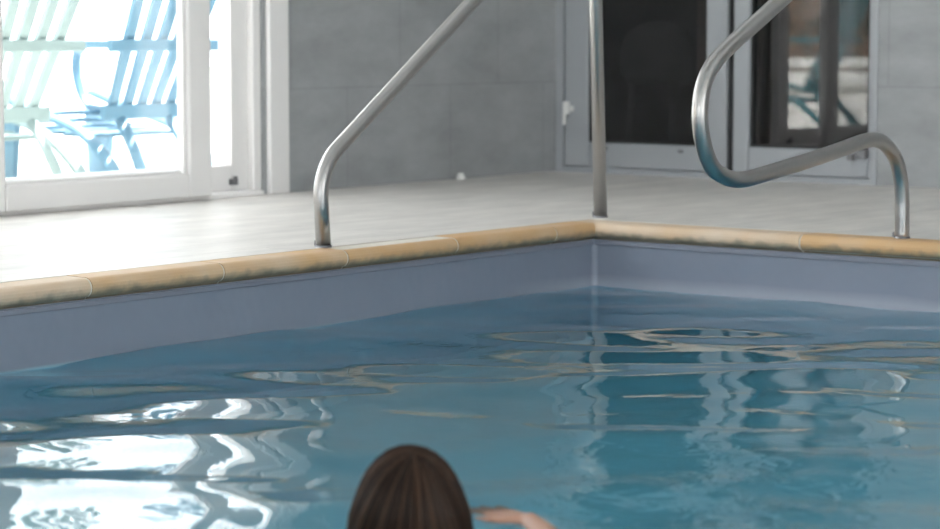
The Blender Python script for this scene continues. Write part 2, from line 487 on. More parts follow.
# casing on the room side and the outer frame
wbox('casing', 0, 0, 0, 0, 0, 0, M['frame'], lst=[(XW, XW + .022, .318, .424, 0, WIN_H + .1), (XW, XW + .022, WIN_A - .1, .318, WIN_H, WIN_H + .1), (XW, XW + .022, WIN_A - .1, WIN_A, 0, WIN_H)])
wbox('window_frame', 0, 0, 0, 0, 0, 0, M['frame'], lst=[(XW - .15, XW - .004, .255, .298, .0, WIN_H), (XW - .15, XW - .004, WIN_A, WIN_A + .045, 0, WIN_H),
     (XW - .15, XW + .05, WIN_A + .045, .255, 0, .018), (XW - .15, XW - .004, WIN_A + .045, .255, WIN_H - .05, WIN_H)])
# fixed leaf at the back of the track
fl = wbox('fixed_leaf', 0, 0, 0, 0, 0, 0, M['frame'], lst=[(XW - .09, XW - .03, .165, .255, .018, WIN_H - .05), (XW - .09, XW - .03, -1.06, -.96, .018, WIN_H - .05),
     (XW - .09, XW - .03, -.96, .165, .018, .112), (XW - .09, XW - .03, -.96, .165, WIN_H - .13, WIN_H - .05)])
p_ = wbox('pane', XW - .062, XW - .056, -.96, .165, .112, WIN_H - .13, M['glass'], bev=0)
lk = wbox('latch', 0, 0, 0, 0, 0, 0, M['dark_steel'], bev=.003, lst=[(XW - .03, XW - .016, .150, .186, .040, .062), (XW - .018, XW - .008, .160, .176, .046, .072)])
lk['label'] = 'small grey latch'
# sliding leaf in front
SX0, SX1 = XW + .020, XW + .070
wbox('sliding_leaf', 0, 0, 0, 0, 0, 0, M['frame'], bev=.008, lst=[(SX0, SX1, -.150, -.036, .012, WIN_H - .02), (SX0, SX1, -1.115, -.992, .012, WIN_H - .02),
     (SX0, SX1, -.992, -.150, .012, .100), (SX0, SX1, -.992, -.150, WIN_H - .12, WIN_H - .02)])
wbox('glazing_bead', 0, 0, 0, 0, 0, 0, M['frame'], bev=.003, lst=[(SX0 + .01, SX1 - .012, -.168, -.150, .100, WIN_H - .12), (SX0 + .01, SX1 - .012, -.992, -.982, .1, WIN_H - .12),
     (SX0 + .01, SX1 - .012, -.982, -.178, .100, .112)])
wbox('pane', SX0 + .018, SX0 + .024, -.982, -.178, .112, WIN_H - .12, M['glass'], bev=0)
wbox('sliding_leaf', 0, 0, 0, 0, 0, 0, M['frame'], bev=.008, lst=[(XW - .02, XW + .016, -1.20, -1.08, .018, WIN_H - .05), (XW - .02, XW + .016, WIN_A + .05, WIN_A + .17, .018, WIN_H - .05),
     (XW - .02, XW + .016, WIN_A + .17, -1.20, .018, .112), (XW - .02, XW + .016, WIN_A + .17, -1.20, WIN_H - .13, WIN_H - .05)])
wbox('pane', XW - .005, XW + .001, WIN_A + .17, -1.20, .112, WIN_H - .13, M['glass'], bev=0)

# ------------------------------------------------------------------ glazed doors
def door(name, x0, x1, label, lw, rw, glass_lo):
    r = tag(empty(name, ((x0 + x1) / 2, YD + .04, 0)), label, 'glazed door', kind='structure')
    ox, oy = r.location.x, r.location.y
    def b(nm, lst, m, bev=.006):
        bm = bmesh.new()
        for q in lst: bx(bm, q[0] - ox, q[1] - ox, q[2] - oy, q[3] - oy, q[4], q[5], bev=bev)
        return obj(nm, bm, m, r)
    y0, y1 = YD + .004, YD + .06
    b('door_frame', [(x0, x0 + lw, y0, y1, .024, 2.06), (x1 - rw, x1, y0, y1, .024, 2.06), (x0 + lw, x1 - rw, y0, y1, .024, glass_lo), (x0 + lw, x1 - rw, y0, y1, 1.95, 2.06)], M['door_frame'])
    b('seal', [(x0 + lw, x0 + lw + .010, y0 + .014, y1 - .01, glass_lo + .01, 1.95), (x1 - rw - .010, x1 - rw, y0 + .014, y1 - .01, glass_lo + .01, 1.95), (x0 + lw, x1 - rw, y0 + .014, y1 - .01, glass_lo, glass_lo + .01)], M['seal'], 0)
    b('pane', [(x0 + lw + .01, x1 - rw - .01, YD + .026, YD + .032, glass_lo + .01, 1.95)], M['door_glass'], 0)
    return r, b
JL = DA + .035
d1, b1 = door('door_1', JL + .004, -.838, 'left leaf of the grey framed glazed doors with a very dark pane', .118, .098, .128)
h = b1('hinge', [(-1.636, -1.614, YD - .018, YD + .006, .245, .298), (-1.614, -1.592, YD - .008, YD + .006, .258, .280)], M['white_plastic'], .004)
h['label'] = 'small white hinge'
bm = bmesh.new(); disc_cyl(bm, (-1.625 - d1.location.x, YD - .020 - d1.location.y, .245), .008, .088, 14)
obj('hinge_pin', bm, M['white_plastic'], h)
s_ = b1('drain_cap', [(-1.436, -1.418, YD - .004, YD + .006, .100, .112), (-1.064, -1.042, YD - .004, YD + .006, .098, .110)], M['dark_steel'], .002)
d2, b2 = door('door_2', -.806, DB - .022, 'right leaf of the grey framed glazed doors with bright reflections', .074, .022, .132)
h2 = b2('hinge', [(-.272, -.246, YD - .020, YD + .006, .094, .118), (-.232, -.190, YD - .020, YD + .006, .106, .134)], M['dark_steel'], .003)
bm = bmesh.new()
bx(bm, DA, JL, YD - .004, YD + .10, 0, 2.1)
bx(bm, DB - .020, DB, YD - .006, YD + .10, 0, 2.1)
bx(bm, JL, DB - .020, YD - .002, YD + .10, 0, .022)
bx(bm, JL, DB - .020, YD - .002, YD + .10, 2.064, 2.1)
tag(obj('trim_1', bm, M['door_frame']), 'grey outer frame and threshold round the glazed doors', 'door frame', kind='structure')
box_s = box('trim_2', (-.836, -.808, YD + .02, YD + .06, .024, 2.06), M['seal'])
tag(box_s, 'black seal strip in the gap between the two door leaves', 'seal strip', kind='structure')

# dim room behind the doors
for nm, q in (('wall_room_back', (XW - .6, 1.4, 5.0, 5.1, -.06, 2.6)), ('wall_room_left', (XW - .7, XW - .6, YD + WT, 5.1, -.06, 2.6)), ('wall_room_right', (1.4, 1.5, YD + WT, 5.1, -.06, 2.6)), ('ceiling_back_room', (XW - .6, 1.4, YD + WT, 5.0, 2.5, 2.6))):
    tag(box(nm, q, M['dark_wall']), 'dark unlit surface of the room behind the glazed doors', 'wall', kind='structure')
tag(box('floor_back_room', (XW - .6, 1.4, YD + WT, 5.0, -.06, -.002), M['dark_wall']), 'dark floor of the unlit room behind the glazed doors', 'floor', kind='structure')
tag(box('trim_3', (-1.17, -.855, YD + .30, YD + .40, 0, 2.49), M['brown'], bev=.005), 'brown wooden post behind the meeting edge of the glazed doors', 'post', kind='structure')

# dark rounded armchair in the back room
ac = tag(empty('chair', (-1.59, 2.98, -.002)), 'black chair with rounded back, dimly seen behind the left glazed door', 'chair')
bm = bmesh.new(); bx(bm, -.20, .20, -.20, .22, .36, .42, bev=.02, seg=3); obj('seat', bm, M['black_fabric'], ac, True)
bm = bmesh.new()
prism(bm, [(-.19, .40), (.19, .40)] + [(.19 * math.cos(t), .50 + .14 * math.sin(t)) for t in np.linspace(0, math.pi, 18)], 'y', -.24, -.19)
obj('backrest', bm, M['black_fabric'], ac)
for sx_ in (-1, 1):
    for sy_ in (-1, 1):
        bm = bmesh.new(); tube(bm, [(sx_ * .18, sy_ * .18, 0), (sx_ * .165, sy_ * .165, .37)], .018, 10); obj('leg', bm, M['seal'], ac)

# ------------------------------------------------------------------ coping
def coping_profile():
    pts = [(-CW, -.060), (-CW, -.001), (-.006, -.002)]
    for t in np.linspace(math.pi / 2 * .85, -math.pi / 2 * .9, 9):
        pts.append((-.006 + .024 * math.cos(t), -.026 + .024 * math.sin(t)))
    pts.append((-.012, -.060))
    return pts
PROF = coping_profile()
def coping_run(name, axis, edge, sign, s0, s1, joints, label):
    """tiles between the joints, the run's outward (pool) side is +sign"""
    root = None
    bm = bmesh.new(); bg_ = bmesh.new()
    marks = [s0] + [j for j in sorted(joints) if s0 < j < s1] + [s1]
    for a, b in zip(marks, marks[1:]):
        g = .0035
        prof = [(edge + sign * p[0], p[1]) for p in PROF]
        jz = random.uniform(-.0012, .0012); jo = random.uniform(-.0005, .0005)
        prof = [(p[0] + jo, p[1] + jz) for p in prof]
        prism(bm, prof, 'y' if axis == 'y' else 'x', a + g, b - g)
    prof = [(edge + sign * (p[0] - .0028 if p[0] > -.02 else p[0] + .002), p[1] * .985 - .001) for p in PROF]
    prism(bg_, prof, 'y' if axis == 'y' else 'x', s0 + .003, s1 - .003)
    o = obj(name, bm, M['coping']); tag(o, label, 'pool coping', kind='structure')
    obj('grout', bg_, M['grout'], o)
    return o
jl = [-2.155, -1.69, -1.20, -.71, -.22] + [-2.60 - .48 * k for k in range(14)]
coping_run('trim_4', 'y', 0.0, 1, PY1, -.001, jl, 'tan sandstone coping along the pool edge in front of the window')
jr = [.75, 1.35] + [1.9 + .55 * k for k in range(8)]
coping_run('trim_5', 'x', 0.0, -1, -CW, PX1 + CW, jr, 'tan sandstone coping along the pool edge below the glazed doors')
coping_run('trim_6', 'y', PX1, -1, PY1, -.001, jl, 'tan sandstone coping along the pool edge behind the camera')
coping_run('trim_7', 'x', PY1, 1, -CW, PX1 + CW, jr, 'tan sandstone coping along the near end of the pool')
# pale liner track under the coping
bm = bmesh.new()
bx(bm, 0, .005, PY1, -.004, -.072, -.058, bev=.002)
bx(bm, 0, PX1, -.005, 0, -.072, -.058, bev=.002)
tag(obj('trim_8', bm, M['bead']), 'thin pale liner track under the pool coping', 'liner track', kind='structure')

# ------------------------------------------------------------------ pool basin and water
ZW, ZF = -.200, -1.30
def rounded_rect(x0, x1, y0, y1, r, n=6):
    out = []
    for cx_, cy_, a in ((x1 - r, y1 - r, 0), (x0 + r, y1 - r, 90), (x0 + r, y0 + r, 180), (x1 - r, y0 + r, 270)):
        for k in range(n + 1):
            t = math.radians(a + 90 * k / n)
            out.append((cx_ + r * math.cos(t), cy_ + r * math.sin(t)))
    return out
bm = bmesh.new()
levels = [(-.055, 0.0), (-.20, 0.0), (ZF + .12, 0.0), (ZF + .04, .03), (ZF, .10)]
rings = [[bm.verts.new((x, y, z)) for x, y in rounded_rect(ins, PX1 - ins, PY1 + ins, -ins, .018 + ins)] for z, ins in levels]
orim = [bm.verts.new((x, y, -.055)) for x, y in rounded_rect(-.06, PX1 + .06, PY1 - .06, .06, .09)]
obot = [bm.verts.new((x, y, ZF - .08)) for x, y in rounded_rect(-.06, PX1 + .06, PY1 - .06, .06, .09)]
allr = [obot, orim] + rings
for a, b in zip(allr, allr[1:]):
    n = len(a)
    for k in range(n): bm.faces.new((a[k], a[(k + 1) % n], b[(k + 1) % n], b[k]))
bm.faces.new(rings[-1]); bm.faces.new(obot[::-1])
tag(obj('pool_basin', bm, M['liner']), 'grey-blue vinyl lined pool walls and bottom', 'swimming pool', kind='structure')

HEAD = CAM + F0 * 3.78 - RT * .096      # swimmer's place
HX, HY = HEAD.x, HEAD.y

def wave_height(X, Y):
    Z = np.zeros_like(X)
    r_ = np.random.default_rng(5)
    near = np.clip(np.hypot(X, Y) / 4.2, 0, 1)                 # calmer by the corner
    amp = .60 + .95 * near
    nb = 44
    lam = np.exp(r_.uniform(math.log(.22), math.log(.9), nb))
    ang = r_.normal(math.atan2(F0.y, F0.x), .42, nb)
    ph = r_.uniform(0, 2 * math.pi, nb)
    for l, a, p in zip(lam, ang, ph):
        k = 2 * math.pi / l
        s = .037 * math.sqrt(2.0 / nb) * (1.25 if l > .35 else .85)
        warp = .6 * np.sin(1.3 * X + 2 * p) + .5 * np.sin(1.1 * Y - p)
        Z += amp * (s / k) * np.sin(k * (X * math.cos(a) + Y * math.sin(a)) + p + warp)
    # ripples that spread from the swimmer
    for (cx_, cy_, l, s, rad) in ((HX, HY, .17, .020, .9), (HX + .12, HY + .20, .11, .020, .55), (HX - .5, HY - .1, .14, .016, .8), (1.6, -1.9, .10, .012, .7)):
        R_ = np.hypot(X - cx_, Y - cy_)
        k = 2 * math.pi / l
        Z += (s / k) * np.exp(-(R_ / rad) ** 2) * np.sin(k * R_ + 1.5 * np.sin(5 * np.arctan2(Y - cy_, X - cx_) + 3 * R_))
    return Z

def water_mesh():
    e = -.025     # the water body reaches into the basin shell, so no air gap is left
    xs = np.arange(e, PX1 - e + .0001, .02); ys = np.arange(PY1 + e, -e + .0001, .02)
    xs[-1] = PX1 - e; ys[-1] = -e
    X, Y = np.meshgrid(xs, ys, indexing='ij')
    Z = ZW + wave_height(X, Y)
    nx, ny = X.shape
    top = np.stack([X, Y, Z], -1).reshape(-1, 3)
    idx = np.arange(nx * ny).reshape(nx, ny)
    q = np.stack([idx[:-1, :-1], idx[1:, :-1], idx[1:, 1:], idx[:-1, 1:]], -1).reshape(-1, 4)
    # closed body: skirt and bottom
    border = np.concatenate([idx[:, 0], idx[-1, 1:], idx[-2::-1, -1], idx[0, -2:0:-1]])
    nb = len(border)
    low = top[border].copy(); low[:, 2] = ZF - .03
    base = nx * ny
    me = bpy.data.meshes.new('pool_water')
    verts = np.concatenate([top, low]).tolist()
    j = np.arange(nb); jn = (j + 1) % nb
    skirt = np.stack([border[jn], border[j], base + j, base + jn], -1)
    faces = q.tolist() + skirt.tolist() + [list(range(base + nb - 1, base - 1, -1))]
    me.from_pydata(verts, [], faces)
    sm = np.zeros(len(faces), bool); sm[:len(q)] = True
    me.polygons.foreach_set('use_smooth', sm)
    me.update()
    return me
wt = link_mesh('pool_water', water_mesh(), M['water'])
tag(wt, 'rippled blue-green water filling the pool', 'water', kind='structure')

# ------------------------------------------------------------------ handrails
R_TUBE = .0213
def handrail(name, loc, path, bases, label):
    r = tag(empty(name, loc), label, 'handrail')
    o = Vector(loc)
    bm = bmesh.new()
    tube(bm, [p - o for p in path], R_TUBE, 24)
    obj('rail', bm, M['steel'], r, True)
    for b in bases:
        bm = bmesh.new()
        c = Vector(b) - o
        disc_cyl(bm, c + Vector((0, 0, .0025)), R_TUBE + .003, .005, 28)
        f = obj('base_flange', bm, M['dark_steel'], r)
        bm = bmesh.new()
        disc_cyl(bm, c + Vector((-R_TUBE - .004, -.004, .010)), .004, .014, 10)
        obj('set_screw', bm, M['dark_steel'], f)
    return r
XL = -.085
pl = fillet([(XL, -1.187, 0), (XL, -1.204, .219), (XL, -.506, .689), (XL, .105, 1.103), (XL, .158, .0)],
            [0, .16, 3.0, .14, 0], 14)
# (second point bends from the post into the slope, the last corner turns down to the corner post)
handrail('pool_handrail', (XL, -1.187, 0), pl, [(XL, -1.187, 0), (XL, .158, 0)],
         'steel handrail on the deck edge before the tiled wall, one post at the pool corner')
XR = 1.045
loop = [(.062, 0), (.060, .06), (.058, .115), (.046, .175), (.018, .228), (-.032, .266), (-.075, .284), (-.115, .291), (-.165, .290), (-.217, .284), (-.371, .262), (-.586, .236), (-.749, .218),
        (-.815, .213), (-.872, .216), (-.922, .229), (-.965, .248), (-1.000, .289), (-1.021, .335), (-1.030, .385), (-1.024, .435), (-1.004, .478), (-.967, .515), (-.92, .544), (-.860, .574), (-.739, .631), (-.638, .679),
        (-.40, .793), (-.10, .935), (.10, 1.03), (.22, 1.075), (.32, 1.075), (.39, 1.03), (.42, .95), (.425, .8), (.425, .4), (.425, 0)]
pr = catmull([(XR, y, z) for y, z in loop], 5)
handrail('pool_handrail', (XR, .062, 0), pr, [(XR, .062, 0), (XR, .425, 0)],
         'stainless steel handrail looping out over the water in front of the glazed doors')

# small white door stop by the wall
ds = tag(empty('door_stop', (XW + .03, 1.438, 0)), 'small white stub on the deck at the foot of the tiled wall', 'door stop')
bm = bmesh.new(); disc_cyl(bm, (0, 0, .006), .020, .012, 20); obj('base', bm, M['white_plastic'], ds)
bm = bmesh.new(); disc_cyl(bm, (0, 0, .018), .013, .014, 20); obj('cap', bm, M['white_plastic'], ds)

# ------------------------------------------------------------------ outside: patio, chairs, hedge
tag(box('ground_patio', (-30, XW - WT, -25, 25, -.12, -.004), M['patio']), 'pale sunlit patio outside the window', 'patio', kind='structure')
tag(box('ground_lawn', (XE + WT, 40, -25, 25, -.14, -.02), M['patio']), 'pale paving behind the camera', 'paving', kind='structure')

def resin_chair(name, loc, rz, m, label, group=None):
    """forward is local +X"""
    r = tag(empty(name, loc, rz), label, 'garden chair', group)
    up0, up1 = Vector((-.24, 0, .27)), Vector((-.56, 0, .95))
    d = (up1 - up0).normalized()
    tilt = math.atan2(up0.x - up1.x, up1.z - up0.z)
    L_ = (up1 - up0).length
    for k in range(5):
        s = (k - 2)
        bm = bmesh.new()
        top = L_ * (1.0 - .035 * s * s)
        w0, w1 = .040, .052
        prof = []
        c0, c1 = s * .076, s * .104
        outline = [(c0 - w0 / 2, .0), (c0 + w0 / 2, 0)]
        outline += [(c1 + w1 / 2 * math.cos(t), top - .03 + .03 * math.sin(t)) for t in np.linspace(0, math.pi, 8)]
        prism(bm, outline, 'x', -.010, .010)
        bmesh.ops.transform(bm, matrix=Matrix.Translation(up0) @ Matrix.Rotation(-tilt, 4, 'Y'), verts=bm.verts)
        obj('back_slat', bm, m, r)
    for z, hw, hh, nm in ((.285, .225, .030, 'back_rail'), (.545, .298, .024, 'back_rail')):
        f = up0.x - (z - up0.z) * math.tan(tilt) - .026
        bm = bmesh.new(); bx(bm, f - .014, f + .014, -hw, hw, z - hh, z + hh, bev=.008); obj(nm, bm, m, r)
    for k in range(6):
        t = k / 5
        f = -.20 + .47 * t; z = .195 + .07 * t - .02 * math.sin(t * math.pi)
        bm = bmesh.new(); bx(bm, f - .038, f + .038, -.245, .245, z - .009, z + .009, bev=.006); obj('seat_slat', bm, m, r)
    for s in (-1, 1):
        bm = bmesh.new()   # side rail running from the front leg down to the back foot
        tube(bm, catmull([(.29, s * .255, .345), (.08, s * .257, .285), (-.18, s * .262, .215), (-.34, s * .27, .11), (-.44, s * .28, 0)], 5), .036, 10, flat=.42)
        obj('rear_leg', bm, m, r, True)
        bm = bmesh.new()
        prism(bm, [(.20, 0), (.31, 0), (.33, .30), (.17, .28)], 'y', s * .256 - .014, s * .256 + .014)
        obj('front_leg', bm, m, r)
        bm = bmesh.new()
        out = [(-.40, -.035), (.24, -.05)] + [(.30 + .05 * math.sin(t), -.05 * math.cos(t)) for t in np.linspace(0, math.pi, 8)] + [(.24, .05), (-.40, .035)]
        A = [bm.verts.new((p[0], s * .262 + p[1], .535)) for p in out]; B = [bm.verts.new((p[0], s * .262 + p[1], .560)) for p in out]
        n = len(A)
        for i in range(n): bm.faces.new((A[i], A[(i + 1) % n], B[(i + 1) % n], B[i]))
        bm.faces.new(A[::-1]); bm.faces.new(B)
        tube(bm, catmull([(.30, s * .272, .548), (.385, s * .27, .52), (.40, s * .267, .43), (.36, s * .262, .33), (.30, s * .258, .27)], 4), .028, 8, flat=.5)
        obj('armrest', bm, m, r)
        bm = bmesh.new()   # rear stay under the back
        tube(bm, [(-.25, s * .13, .30), (-.36, s * .14, .14), (-.44, s * .15, 0)], .030, 10, flat=.45)
        obj('stay', bm, m, r, True)
    return r
resin_chair('adirondack_chair', (-2.80, .515, -.004), math.radians(180), M['blue_resin'], 'blue slatted garden chair outside the window, on the right of the pair')
resin_chair('adirondack_chair', (-2.88, -.135, -.004), math.radians(180), M['mint_resin'], 'pale mint green slatted garden chair outside the window, on the left of the pair')

resin_chair('adirondack_chair', (-2.95, -1.80, -.004), math.radians(172), M['teal_resin'], 'teal slatted garden chair, seen only as a reflection in the right glazed door')
gb = tag(empty('garden_bench', (-4.6, -5.4, -.004), math.radians(-38)), 'white slatted garden bench, seen only as a reflection in the right glazed door', 'bench')
for z in (.16, .26, .36):
    bm = bmesh.new(); bx(bm, -.75, .75, -.012, .012, z - .036, z + .036, bev=.006); obj('slat', bm, M['white_plastic'], gb)
for k in range(4):
    bm = bmesh.new(); bx(bm, -.75, .75, .03 + .1 * k, .11 + .1 * k, .21, .235, bev=.006); obj('seat_slat', bm, M['white_plastic'], gb)
for sx_ in (-.68, .68):
    for y_ in (.02, .40):
        bm = bmesh.new(); bx(bm, sx_ - .03, sx_ + .03, y_ - .008, y_ + .05, 0, .41 if y_ < .1 else .21, bev=.006); obj('leg', bm, M['white_plastic'], gb)

M['hedge'] = simple('hedge_leaf', (.075, .085, .05), .7, var=.5, scale=30)
def hedge(name, x0, x1, y0, y1, h_, n, label, seed):
    r = tag(empty(name, ((x0 + x1) / 2, (y0 + y1) / 2, -.004)), label, 'hedge')
    rr = np.random.default_rng(seed)
    bm = bmesh.new()
    cx_, cy_ = (x0 + x1) / 2, (y0 + y1) / 2
    for _ in range(n):
        # leaves on a rounded body
        u, v = rr.uniform(-1, 1, 2); t = rr.uniform(.0, 1.0)
        rad = (1 - .35 * t ** 3)
        k = rr.uniform(.75, 1.0)
        m_ = max(abs(u), abs(v))
        u, v = u / m_ * k * rad, v / m_ * k * rad
        if rr.uniform() < .35: u, v, t = rr.uniform(-.7, .7), rr.uniform(-.7, .7), rr.uniform(.9, 1.02)
        c = Vector((u * (x1 - x0) / 2, v * (y1 - y0) / 2, .03 + t * h_))
        a = Vector(rr.normal(size=3)).normalized(); b = a.orthogonal().normalized()
        s = rr.uniform(.10, .22)
        vs_ = [bm.verts.new(c + a * s), bm.verts.new(c + b * s * .5), bm.verts.new(c - a * s), bm.verts.new(c - b * s * .5)]
        bm.faces.new(vs_)
    obj('foliage', bm, M['hedge'], r)
    bm = bmesh.new()
    bx(bm, -(x1 - x0) * .38, (x1 - x0) * .38, -(y1 - y0) * .42, (y1 - y0) * .42, 0, h_ * .9, bev=.1)
    obj('branches', bm, M['brown'], r)
hedge('hedge', -15.0, -12.5, -24.0, -6.0, 4.2, 9000, 'dark garden hedge seen reflected in the right glazed door', 3)

# ------------------------------------------------------------------ swimmer
def skin_mat():
    m, nt, p, out = mat('skin')
    L = nt.links
    tc = N(nt, 'ShaderNodeTexCoord')
    no = N(nt, 'ShaderNodeTexNoise'); no.inputs['Scale'].default_value = 18
    L.new(tc.outputs['Object'], no.inputs['Vector'])
    mx = N(nt, 'ShaderNodeMix', data_type='RGBA'); mx.inputs['A'].default_value = (.40, .21, .14, 1); mx.inputs['B'].default_value = (.47, .27, .19, 1)
    L.new(no.outputs['Fac'], mx.inputs['Factor']); L.new(mx.outputs['Result'], p.inputs['Base Color'])
    p.inputs['Roughness'].default_value = .42
    p.inputs['Subsurface Weight'].default_value = .12
    p.inputs['Subsurface Radius'].default_value = (.012, .005, .003)
    return m
M['skin'] = skin_mat()
M['swimsuit'] = simple('navy_swimsuit', (.02, .03, .09), .6)
M['eye'] = simple('eye_white', (.8, .78, .75), .2, var=.02)
M['iris'] = simple('brown_iris', (.06, .03, .015), .2)
M['lip'] = simple('lips', (.50, .17, .15), .4)

def hair_mat():
    m, nt, p, out = mat('brown_hair')
    L = nt.links
    g = N(nt, 'ShaderNodeNewGeometry')
    cr = N(nt, 'ShaderNodeValToRGB')
    e = cr.color_ramp.elements
    e[0].position = 0; e[0].color = (.010, .006, .004, 1)
    e[1].position = 1; e[1].color = (.085, .044, .027, 1)
    k = cr.color_ramp.elements.new(.6); k.color = (.026, .014, .009, 1)
    L.new(g.outputs['Random Per Island'], cr.inputs[0])
    L.new(cr.outputs[0], p.inputs['Base Color'])
    p.inputs['Roughness'].default_value = .5
    p.inputs['Specular IOR Level'].default_value = .22
    return m
M['hair'] = hair_mat()

# body frame: x = right, y = forward (away from the camera), z = up, origin under the head at the water line
BM = Matrix(((RT.x, F0.x, 0, HX), (RT.y, F0.y, 0, HY), (RT.z, F0.z, 1, ZW), (0, 0, 0, 1)))
BODY_RZ = math.atan2(RT.y, RT.x)

def cap(bm, p0, p1, r0, r1, n=14, flat=None):
    """closed round-ended tapering limb; flat=(direction, factor) squashes it"""
    p0, p1 = Vector(p0), Vector(p1)
    d = p1 - p0
    Ln = d.length
    T = d.normalized() if Ln > 1e-6 else Vector((0, 0, 1))
    A = T.orthogonal().normalized(); B = T.cross(A)
    ringdefs = []
    for k in range(1, 6): t = math.pi / 2 * (1 - k / 5); ringdefs.append((-r0 * math.sin(t), r0 * math.cos(t)))
    for k in range(0, 5): t = math.pi / 2 * k / 5; ringdefs.append((Ln + r1 * math.sin(t), r1 * math.cos(t)))
    vs_ = []
    first = bm.verts.new(p0 - T * r0); last = bm.verts.new(p1 + T * r1)
    rings = []
    for s, r in ringdefs:
        rings.append([bm.verts.new(p0 + T * s + (A * math.cos(2 * math.pi * k / n) + B * math.sin(2 * math.pi * k / n)) * r) for k in range(n)])
    for k in range(n):
        bm.faces.new((first, rings[0][(k + 1) % n], rings[0][k]))
        bm.faces.new((last, rings[-1][k], rings[-1][(k + 1) % n]))
    for a, b in zip(rings, rings[1:]):
        for k in range(n): bm.faces.new((a[k], a[(k + 1) % n], b[(k + 1) % n], b[k]))
    if flat:
        dr, f = Vector(flat[0]).normalized(), flat[1]
        allv = [first, last] + [v for r in rings for v in r]
        c = (p0 + p1) / 2
        for v in allv:
            h_ = (v.co - c).dot(dr) - (p1 - p0).dot(dr) * ((v.co - p0).dot(T) / max(Ln, 1e-6) - .5)
            v.co -= dr * h_ * (1 - f)

def ell(bm, c, r, rot=None, sub=3):
    g = bmesh.ops.create_icosphere(bm, subdivisions=sub, radius=1.0)
    m_ = Matrix.Translation(c) @ (rot.to_4x4() if rot else Matrix()) @ Matrix.Diagonal((*r, 1))
    bmesh.ops.transform(bm, matrix=m_, verts=g['verts'])

def remeshed(name, bm, voxel, smooth_it, m, parent):
    bmesh.ops.recalc_face_normals(bm, faces=bm.faces)
    me = bpy.data.meshes.new('tmp'); bm.to_mesh(me); bm.free()
    o = bpy.data.objects.new('tmp', me); COL.objects.link(o)
    md = o.modifiers.new('r', 'REMESH'); md.mode = 'VOXEL'; md.voxel_size = voxel; md.use_smooth_shade = True
    sm = o.modifiers.new('s', 'SMOOTH'); sm.factor = .5; sm.iterations = smooth_it
    dg = bpy.context.evaluated_depsgraph_get()
    dg.update()
    me2 = bpy.data.meshes.new_from_object(o.evaluated_get(dg))
    bpy.data.objects.remove(o); bpy.data.meshes.remove(me)
    me2.name = name
    me2.materials.clear()
    return link_mesh(name, me2, m, parent, True)

person = tag(empty('person', (HX, HY, ZW), BODY_RZ), 'person with long brown hair seen from behind, swimming in the pool', 'person')

HC = Vector((0, 0, .033))            # middle of the skull above the water line
def torso(bm, g=0.0):
    cap(bm, (0, -.10, -.20), (0, -.20, -.34), .085 + g, .092 + g, flat=((0, 1, .5), .72))
    cap(bm, (-.085, -.09, -.185), (.085, -.09, -.185), .062 + g, .062 + g)
    cap(bm, (-.055, -.13, -.25), (.055, -.13, -.25), .085 + g, .085 + g)
    cap(bm, (-.035, -.21, -.35), (.035, -.21, -.35), .080 + g, .080 + g)
    cap(bm, (-.05, -.32, -.46), (.05, -.32, -.46), .088 + g, .088 + g)
    cap(bm, (0, -.20, -.34), (0, -.32, -.46), .088 + g, .095 + g)
bm = bmesh.new()
# head
ell(bm, HC + Vector((0, -.008, 0)), (.073, .090, .088))
ell(bm, HC + Vector((0, .030, -.050)), (.057, .058, .075))
cap(bm, HC + Vector((0, .045, -.105)), HC + Vector((0, .050, -.108)), .026, .024)               # chin
cap(bm, HC + Vector((0, .082, -.005)), HC + Vector((0, .099, -.038)), .007, .011)               # nose
for s in (-1, 1):
    cap(bm, HC + Vector((s * .009, .090, -.042)), HC + Vector((s * .010, .090, -.042)), .007, .007)
    cap(bm, HC + Vector((s * .012, .081, .012)), HC + Vector((s * .042, .072, .010)), .008, .006)  # brow
    cap(bm, HC + Vector((s * .038, .060, -.035)), HC + Vector((s * .042, .050, -.040)), .022, .020)  # cheek
    cap(bm, HC + Vector((s * .071, -.005, .005)), HC + Vector((s * .069, .000, -.035)), .014, .009, flat=((1, 0, 0), .5))  # ear
cap(bm, HC + Vector((-.016, .080, -.066)), HC + Vector((.016, .080, -.066)), .007, .007)
cap(bm, HC + Vector((-.013, .078, -.076)), HC + Vector((.013, .078, -.076)), .008, .008)
# neck and trunk
cap(bm, HC + Vector((0, -.015, -.07)), (0, -.085, -.175), .048, .055)
torso(bm)
# legs trailing behind, slightly bent
for s in (-1, 1):
    hip = Vector((s * .075, -.36, -.50)); kn = Vector((s * .12, -.70, -.62 - .03 * s)); an = Vector((s * .10, -1.02, -.52)); to = Vector((s * .11, -1.16, -.56))
    cap(bm, hip, kn, .078, .048); cap(bm, kn, kn.lerp(an, .35), .046, .047); cap(bm, kn.lerp(an, .35), an, .047, .030)
    cap(bm, an, an.lerp(to, .2), .030, .032); cap(bm, an, to, .032, .024, flat=((0, .3, 1), .75))
    for k in range(5):
        q = to + Vector((s * (-.022 + .011 * k), -.002 * k, .004))
        cap(bm, q, q + Vector((0, -.030 + .003 * k, -.008)), .008, .006)

